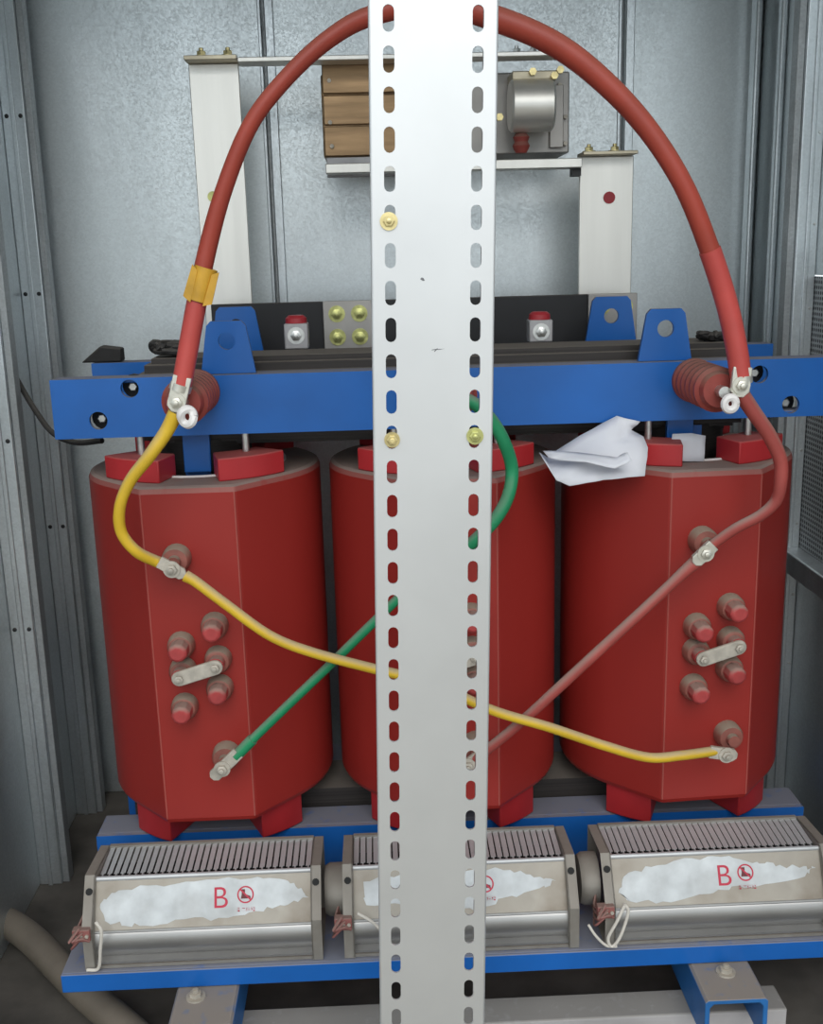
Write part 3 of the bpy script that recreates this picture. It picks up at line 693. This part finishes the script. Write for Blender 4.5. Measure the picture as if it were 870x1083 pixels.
    me = plate_mesh(circle(0, 0, R1_, 28), [circle(0, 0, R0, 28)], 0.0004); place(me, iconx, 0.60, 'prohibition_ring', INKR)
    me = plate_mesh([(-0.0118, 0.0095), (-0.0095, 0.0118), (0.0118, -0.0095), (0.0095, -0.0118)], [], 0.0004); place(me, iconx, 0.60, 'prohibition_bar', INKR, 0.0019)
    me = plate_mesh([(-0.008, 0.011), (-0.001, 0.011), (-0.001, 0.001), (0.010, -0.003), (0.011, -0.008), (-0.010, -0.008), (-0.008, 0.0)], [], 0.0004); place(me, iconx, 0.60, 'boot_symbol', INKD, 0.0016)
    me = text_mesh('请勿踩踏', 0.0105); place(me, iconx, 0.31, 'small_print', INKR)
    # motor at the end with terminal block and wires
    mo = t if not motor else sh('mo', lambda: LATHE((-hw-0.022, 0.105, 0.098), (-1, 0, 0), [(0, 0.056), (0.030, 0.056), (0.040, 0.050), (0.044, 0.02)], 24), 'motor', FANP)
    tb = sh('tb', lambda: BOX(-hw-0.040, -hw-0.004, -0.006, 0.012, 0.070, 0.098), 'terminal_block', PINKW, bevel=0.002)
    for k in range(3):
        sh(('tbs', k), lambda: LATHE((-hw-0.034+0.012*k, -0.006, 0.084), (0, -1, 0), [(0, 0.004), (0.003, 0.004)], 8), 'terminal_screw', LUGD, tb)
    for k in range(4):
        z = 0.066 + 0.010*k
        sh(('w', k), lambda: TUBE([(-hw-0.006-0.006*k, -0.006, z+0.006), (-hw-0.022-0.007*k, -0.014-0.003*k, z+0.016-0.010*k), (-hw-0.044+0.004*k, -0.006, z-0.010+0.003*k), (-hw-0.040, 0.03, z-0.018), (-hw-0.03, 0.06, z)], 0.0026, seg=6, n=6), 'wire', PINKW, mo)
    return t
def fx(px_, py_): return at(px_, py_, 2.02).x
filmA = [(-0.205, 0.22), (-0.215, 0.55), (-0.18, 0.80), (-0.10, 0.86), (-0.02, 0.90), (0.10, 0.92), (0.17, 0.86), (0.20, 0.66), (0.222, 0.50), (0.17, 0.34), (0.11, 0.28), (0.05, 0.16), (-0.04, 0.18), (-0.12, 0.10), (-0.17, 0.12)]
filmB = [(-0.20, 0.30), (-0.205, 0.74), (-0.12, 0.86), (0.02, 0.88), (0.11, 0.86), (0.16, 0.68), (0.205, 0.60), (0.17, 0.46), (0.09, 0.30), (0.045, 0.12), (0.0, 0.10), (-0.1, 0.26)]
filmC = [(-0.215, 0.30), (-0.20, 0.62), (-0.14, 0.80), (-0.05, 0.92), (0.03, 0.93), (0.09, 0.80), (0.13, 0.70), (0.19, 0.66), (0.215, 0.62), (0.19, 0.48), (0.10, 0.36), (0.03, 0.34), (-0.02, 0.20), (-0.12, 0.10), (-0.19, 0.14)]
f1 = fan(((fx(100, 1020)+fx(333, 1010))/2, 2.012, FZ), 'silver cooling fan with red letter B, below the left winding', filmA, 0.035, 0.088, motor=False)
f2 = fan(((fx(372, 1005)+fx(604, 1000))/2, 2.012, FZ), 'silver cooling fan split in two by the perforated post', filmB, -0.01, 0.055, bvis=True)
f3 = fan((fx(655, 998)+0.215, 2.012, FZ), 'silver cooling fan with red letter B and looping pale wire, at right', filmC, 0.015, 0.062, rot=math.radians(0.0))
def wires(f, lst):
    for nm, pts, r in lst:
        o = obj(nm, TUBE([at(*p) for p in pts], r, seg=8), WIREW, f); o.location = -f.location
wires(f1, [('lead_wire', [(101,975,2.0),(107,985,1.995),(106,1005,1.998),(104,1024,2.004),(92,1026,2.006)], 0.0035)])
wires(f2, [('lead_wire', [(378,966,2.0),(392,974,1.995),(402,984,1.998),(410,1000,2.0)], 0.0032)])
wires(f3, [('lead_wire', [(660,958,2.0),(652,975,1.995),(643,992,1.995),(647,1001,1.995),(656,990,1.995),(664,965,1.998),(660,956,2.0)], 0.0034),
           ('lead_wire', [(622,978,2.0),(630,990,1.995),(641,1000,1.996),(652,1001,1.997)], 0.0030)])

# ------------------------------------------------------------------ busbars and switch on the rear wall
def busbar(label, x0, x1, y0, y1, z0, z1, extra=None):
    t = thing('busbar', label, 'busbar', ((x0+x1)/2, y0, z0), 'pale busbars')
    o = obj('bar', BOX(x0, x1, y0, y1, z0, z1), ALU, t, bevel=0.002); o.location = -t.location
    if extra:
        for nm, bm, m in extra: o = obj(nm, bm, m, t, bevel=0.0015); o.location = -t.location
    return t
BY = 3.02
a, b = at(199, 68, BY), at(252, 68, BY)
xl0, xl1, zt = a.x, b.x, a.z
t1 = busbar('pale flat busbar standing upright at left behind the core', xl0, xl1, BY, BY+0.012, 1.33, zt,
       [('top_bracket', BOX(xl0-0.002, xl1+0.002, BY-0.06, BY+0.05, zt+0.001, zt+0.012), TAN)])
for x in (213, 241):
    p = at(x, 60, BY-0.03); b_ = hexbolt('bolt', (p.x, BY-0.03, zt+0.012), (0, 0, 1), 0.012, 0.014, ZINC, t1); b_.location = -t1.location
o = obj('yellow_dot', LATHE(at(225, 208, BY-0.001), (0, -1, 0), [(0, 0.014), (0.002, 0.014)], 16), YGB, t1); o.location = -t1.location
x_r = at(602, 74, BY).x
t2 = busbar('flat busbar running level along the top of the switch box', xl1+0.004, x_r, BY-0.055, BY+0.02, zt-0.006, zt+0.006)
for x in (545, 562, 590):
    p = at(x, 66, BY); b_ = hexbolt('bolt', (p.x, BY-0.02, zt+0.006), (0, 0, 1), 0.010, 0.012, STEEL, t2); b_.location = -t2.location
a, b = at(613, 166, BY), at(670, 163, BY)
t3 = busbar('pale flat busbar standing upright at right with a red dot', a.x, b.x, BY, BY+0.012, 1.33, a.z,
       [('top_bracket', BOX(a.x, b.x, BY-0.05, BY+0.04, a.z+0.001, a.z+0.010), TAN)])
for x in (621, 648):
    p = at(x, 160, BY); b_ = hexbolt('bolt', (p.x, BY-0.02, a.z+0.010), (0, 0, 1), 0.011, 0.013, ZINC, t3); b_.location = -t3.location
o = obj('red_dot', LATHE(at(644, 209, BY-0.001), (0, -1, 0), [(0, 0.016), (0.002, 0.016)], 16), REDDOT, t3); o.location = -t3.location
o = obj('clamp', BOX(a.x-0.025, a.x-0.002, BY-0.03, BY+0.01, a.z-0.05, a.z-0.012), BLACK, t3); o.location = -t3.location
xq = at(345, 180, BY).x
t4 = busbar('flat busbar running level below the switch box to the right upright', xq, a.x-0.003, BY-0.05, BY+0.015, a.z-0.030, a.z-0.006)
# switch box
p0 = at(343, 168, 3.10); p1 = at(600, 76, 3.10)
sw = thing('switch_box', 'grey metal switch box with a brown reflection high on the rear wall behind the post', 'switch box', ((p0.x+p1.x)/2, 3.10, p0.z))
def Q(n, bm, m, **k):
    o = obj(n, bm, m, sw, **k); o.location = -sw.location; return o
xm = at(460, 100, 3.1).x
Q('brown_housing', BOX(p0.x, xm, 3.06, YB-0.002, p0.z, p1.z), BROWN, bevel=0.004)
for k in range(3):
    zz = p0.z + 0.003 + 0.078*k
    Q('cover_plate', BOX(p0.x+0.004, xm-0.004, 3.056-0.004*k, 3.06, zz, zz+0.075), BROWN, bevel=0.003)
Q('grey_housing', BOX(xm+0.001, p1.x+0.004, 3.09, YB-0.002, p0.z, p1.z), GREYP, bevel=0.004)
pl = at(346, 188, 3.05); Q('mounting_plate', BOX(pl.x, xm, 3.05, 3.058, pl.z, p0.z-0.001), GREY_CL, bevel=0.002)
for x, y, Y in ((348,86,3.06),(349,130,3.06),(351,155,3.06),(351,180,3.05),(597,124,3.09),(597,152,3.09),(591,90,3.09),(591,98,3.09)):
    p = at(x, y, Y); Q('screw', LATHE((p.x, Y, p.z), (0, -1, 0), [(0, 0.006), (0.014, 0.0055)], 10), LUGD)
a, b = at(539, 112, 3.0), at(585, 112, 3.0)
dr = Q('drum', LATHE((a.x, 3.01, a.z), (1, 0, 0), [(0, 0.060), (0.006, 0.066), (b.x-a.x-0.006, 0.066), (b.x-a.x, 0.060)], 32), ALU)
Q('drum_bracket', BOX(a.x+0.005, b.x+0.008, 2.99, 3.09, a.z+0.062, a.z+0.084), TAN, bevel=0.003)
Q('side_plate', BOX(b.x+0.003, b.x+0.040, 3.075, 3.088, a.z-0.10, a.z+0.06), GREYP, bevel=0.002)
for x, y in ((563,76),(586,80),(592,74),(528,124)):
    p = at(x, y, 2.985); Q('brass_bolt', LATHE((p.x, 2.985, p.z), (0, -1, 0), [(-0.006, 0.010), (0.008, 0.010)], 6), ZINC)
c_ = at(552, 140, 3.0); Q('red_insulator', LATHE((c_.x, 3.02, c_.z), (0, 0, -1), [(0, 0.014), (0.01, 0.022), (0.022, 0.018), (0.032, 0.023), (0.042, 0.019), (0.050, 0.014)], 18), INSUL)

# ------------------------------------------------------------------ low voltage terminals above the core
a, b = at(226, 370, 2.90), at(672, 322, 2.90)
bl = thing('insulating_board', 'long black board standing behind the core between the lifting lugs', 'board', ((a.x+b.x)/2, 2.90, 1.36))
o = obj('board', BOX(a.x, b.x, 2.90, 2.92, 1.37, 1.567), BLACK, bl, bevel=0.002); o.location = -bl.location
for xx in (a.x+0.16, b.x-0.22):
    o = obj('support_bracket', BOX(xx, xx+0.04, 2.776, 2.8995, 1.38, 1.400), BLACK, bl); o.location = -bl.location
for x0, x1 in ((343, 393), (622, 674)):
    q0, q1 = at(x0, 368, 2.88), at(x1, 326, 2.88)
    cp = obj('connection_plate', BOX(q0.x, q1.x, 2.885, 2.899, 1.38, 1.568), GREYP, bl, bevel=0.002); cp.location = -bl.location
    for fx_ in (0.28, 0.74):
        for zz in (1.475, 1.535):
            hexbolt('bolt', (q0.x+(q1.x-q0.x)*fx_, 2.885, zz), (0, -1, 0), 0.014, 0.010, YGB, cp)
for i, (x, y) in enumerate(((313, 355), (572, 351))):
    p = at(x, y, 2.60); s = 0.028
    t = thing('low_voltage_terminal', ('grey clamp terminal with red top on the core, left of the post', 'grey clamp terminal with red top on the core, right of the post')[i], 'terminal', (p.x, 2.60, 1.471), 'clamp terminals on the core')
    o = obj('clamp_body', BOX(-s, s, 0, 0.05, 0, p.z+s-1.471), GREY_CL, t, bevel=0.003)
    o = obj('red_cap', LATHE((0, 0.026, p.z+s-1.471), (0, 0, 1), [(0, 0.026), (0.012, 0.025), (0.018, 0.018)], 18), REDDOT, t)
    hexbolt('bolt', (0, 0, p.z-1.471), (0, -1, 0), 0.013, 0.010, STEEL, t)

# ------------------------------------------------------------------ loose things
bc = [at(8, 380, 2.86), at(20, 405, 2.84), at(38, 435, 2.78), at(56, 458, 2.7), at(80, 468, 2.6), at(108, 466, 2.55)]
tag(obj('black_wire', TUBE(bc, 0.007, seg=10), BLACKR), 'thin black wire sagging from the left wall to the beam end', 'wire')
b0, b1 = at(86, 388, 2.72), at(120, 385, 2.72)
def clump(name, label, px0, px1, py0, py1, Y, n):
    t = thing(name, label, 'cable bundle', at((px0+px1)/2, py1, Y), 'bundled black leads')
    for k in range(n):
        pts = [at(random.uniform(px0, px1), random.uniform(py0, py1), Y + random.uniform(-0.03, 0.03)) - t.location for _ in range(6)]
        obj('lead', TUBE(pts, 0.0065, seg=7, n=6), BLACKR, t)
clump('lead_bundle', 'tangled black leads lying on the core beside the left lug', 160, 196, 362, 373, 2.50, 9)
clump('lead_bundle', 'tangled black leads lying on the core beside the right insulator', 738, 768, 352, 361, 2.50, 6)
bt = thing('cable_boot', 'black wedge-shaped rubber boot on the left end of the rear beam', 'cable boot', (b0.x, 2.74, 1.442))
o = obj('boot', PRISM([(b0.x, 1.442), (b0.x+0.10, 1.442), (b0.x+0.10, 1.475), (b0.x+0.05, 1.482)], (0, 2.72, 0), (1, 0, 0), (0, 0, 1), (0, 0.04, 0)), BLACKR, bt, bevel=0.004); o.location = -bt.location
# side laminations rods along the core top
for z, y in ((1.478, 2.46), (1.482, 2.58)):
    pass
# hose on the floor
hs = [Vector((-1.30+0.0, 2.62, 0.05)), at(-20, 968, 2.42), at(25, 985, 2.34), at(62, 1016, 2.26), at(95, 1050, 2.18), at(140, 1090, 2.10), at(190, 1140, 2.0)]
hs = []
for x, y, z in ((-40, 962, 0.045), (0, 972, 0.045), (32, 992, 0.045), (62, 1022, 0.045), (92, 1052, 0.045), (130, 1084, 0.045), (175, 1125, 0.045)):
    d = fw*F + r2*(x-435.0) - u2*(y-541.5); d = d*((z-CAMZ)/d.z); hs.append(Vector((d.x, d.y, z)))
tag(obj('hose', TUBE(hs, 0.036, seg=18), HOSE), 'thick grey-brown hose bending across the floor at lower left', 'hose')

# crumpled papers
def sheet(name, label, pts, tris, sub=2, group=None, amp=0.004):
    bm = bmesh.new(); vs = [bm.verts.new(at(*p)) for p in pts]
    for tr_ in tris: bm.faces.new([vs[k] for k in tr_])
    bmesh.ops.subdivide_edges(bm, edges=bm.edges[:], cuts=sub, use_grid_fill=True)
    bmesh.ops.triangulate(bm, faces=bm.faces[:])
    for v in bm.verts: v.co.y += random.uniform(-amp, amp)
    o = obj(name, bm, PAPER, ang=70); s = o.modifiers.new('solid', 'SOLIDIFY'); s.thickness = 0.0012
    return tag(o, label, 'paper', group)
sheet('paper_sheet', 'large creased white sheet tucked under the beam on the winding tops',
      [(578,484,2.30),(612,461,2.33),(652,440,2.34),(677,446,2.33),(667,455,2.33),(680,462,2.31),(685,474,2.28),(682,504,2.24),(655,506,2.225),(630,509,2.22),(602,514,2.215),(588,508,2.22),(570,479,2.28),(625,485,2.26),(648,470,2.29)],
      [(12,0,11),(0,1,13),(0,13,11),(11,13,10),(10,13,9),(13,8,9),(13,7,8),(1,14,13),(1,2,14),(2,3,4),(2,4,14),(14,4,5),(14,5,6),(14,6,7),(14,7,13)])
sheet('paper_sheet', 'narrow folded white sheet lying across the large creased sheet',
      [(574,477,2.27),(600,478,2.25),(630,481,2.23),(652,484,2.22),(663,478,2.22),(668,487,2.20),(650,496,2.195),(620,489,2.205),(592,487,2.235),(580,484,2.25)],
      [(0,1,9),(1,8,9),(1,2,7),(1,7,8),(2,3,6),(2,6,7),(3,4,5),(3,5,6)], amp=0.003)
sheet('paper_sheet', 'upright white paper strip between two red blocks of the right winding',
      [(711,459,2.36),(730,458,2.35),(746,461,2.35),(744,488,2.34),(726,488,2.335),(706,487,2.34)],
      [(0,1,4),(0,4,5),(1,2,3),(1,3,4)], amp=0.002)
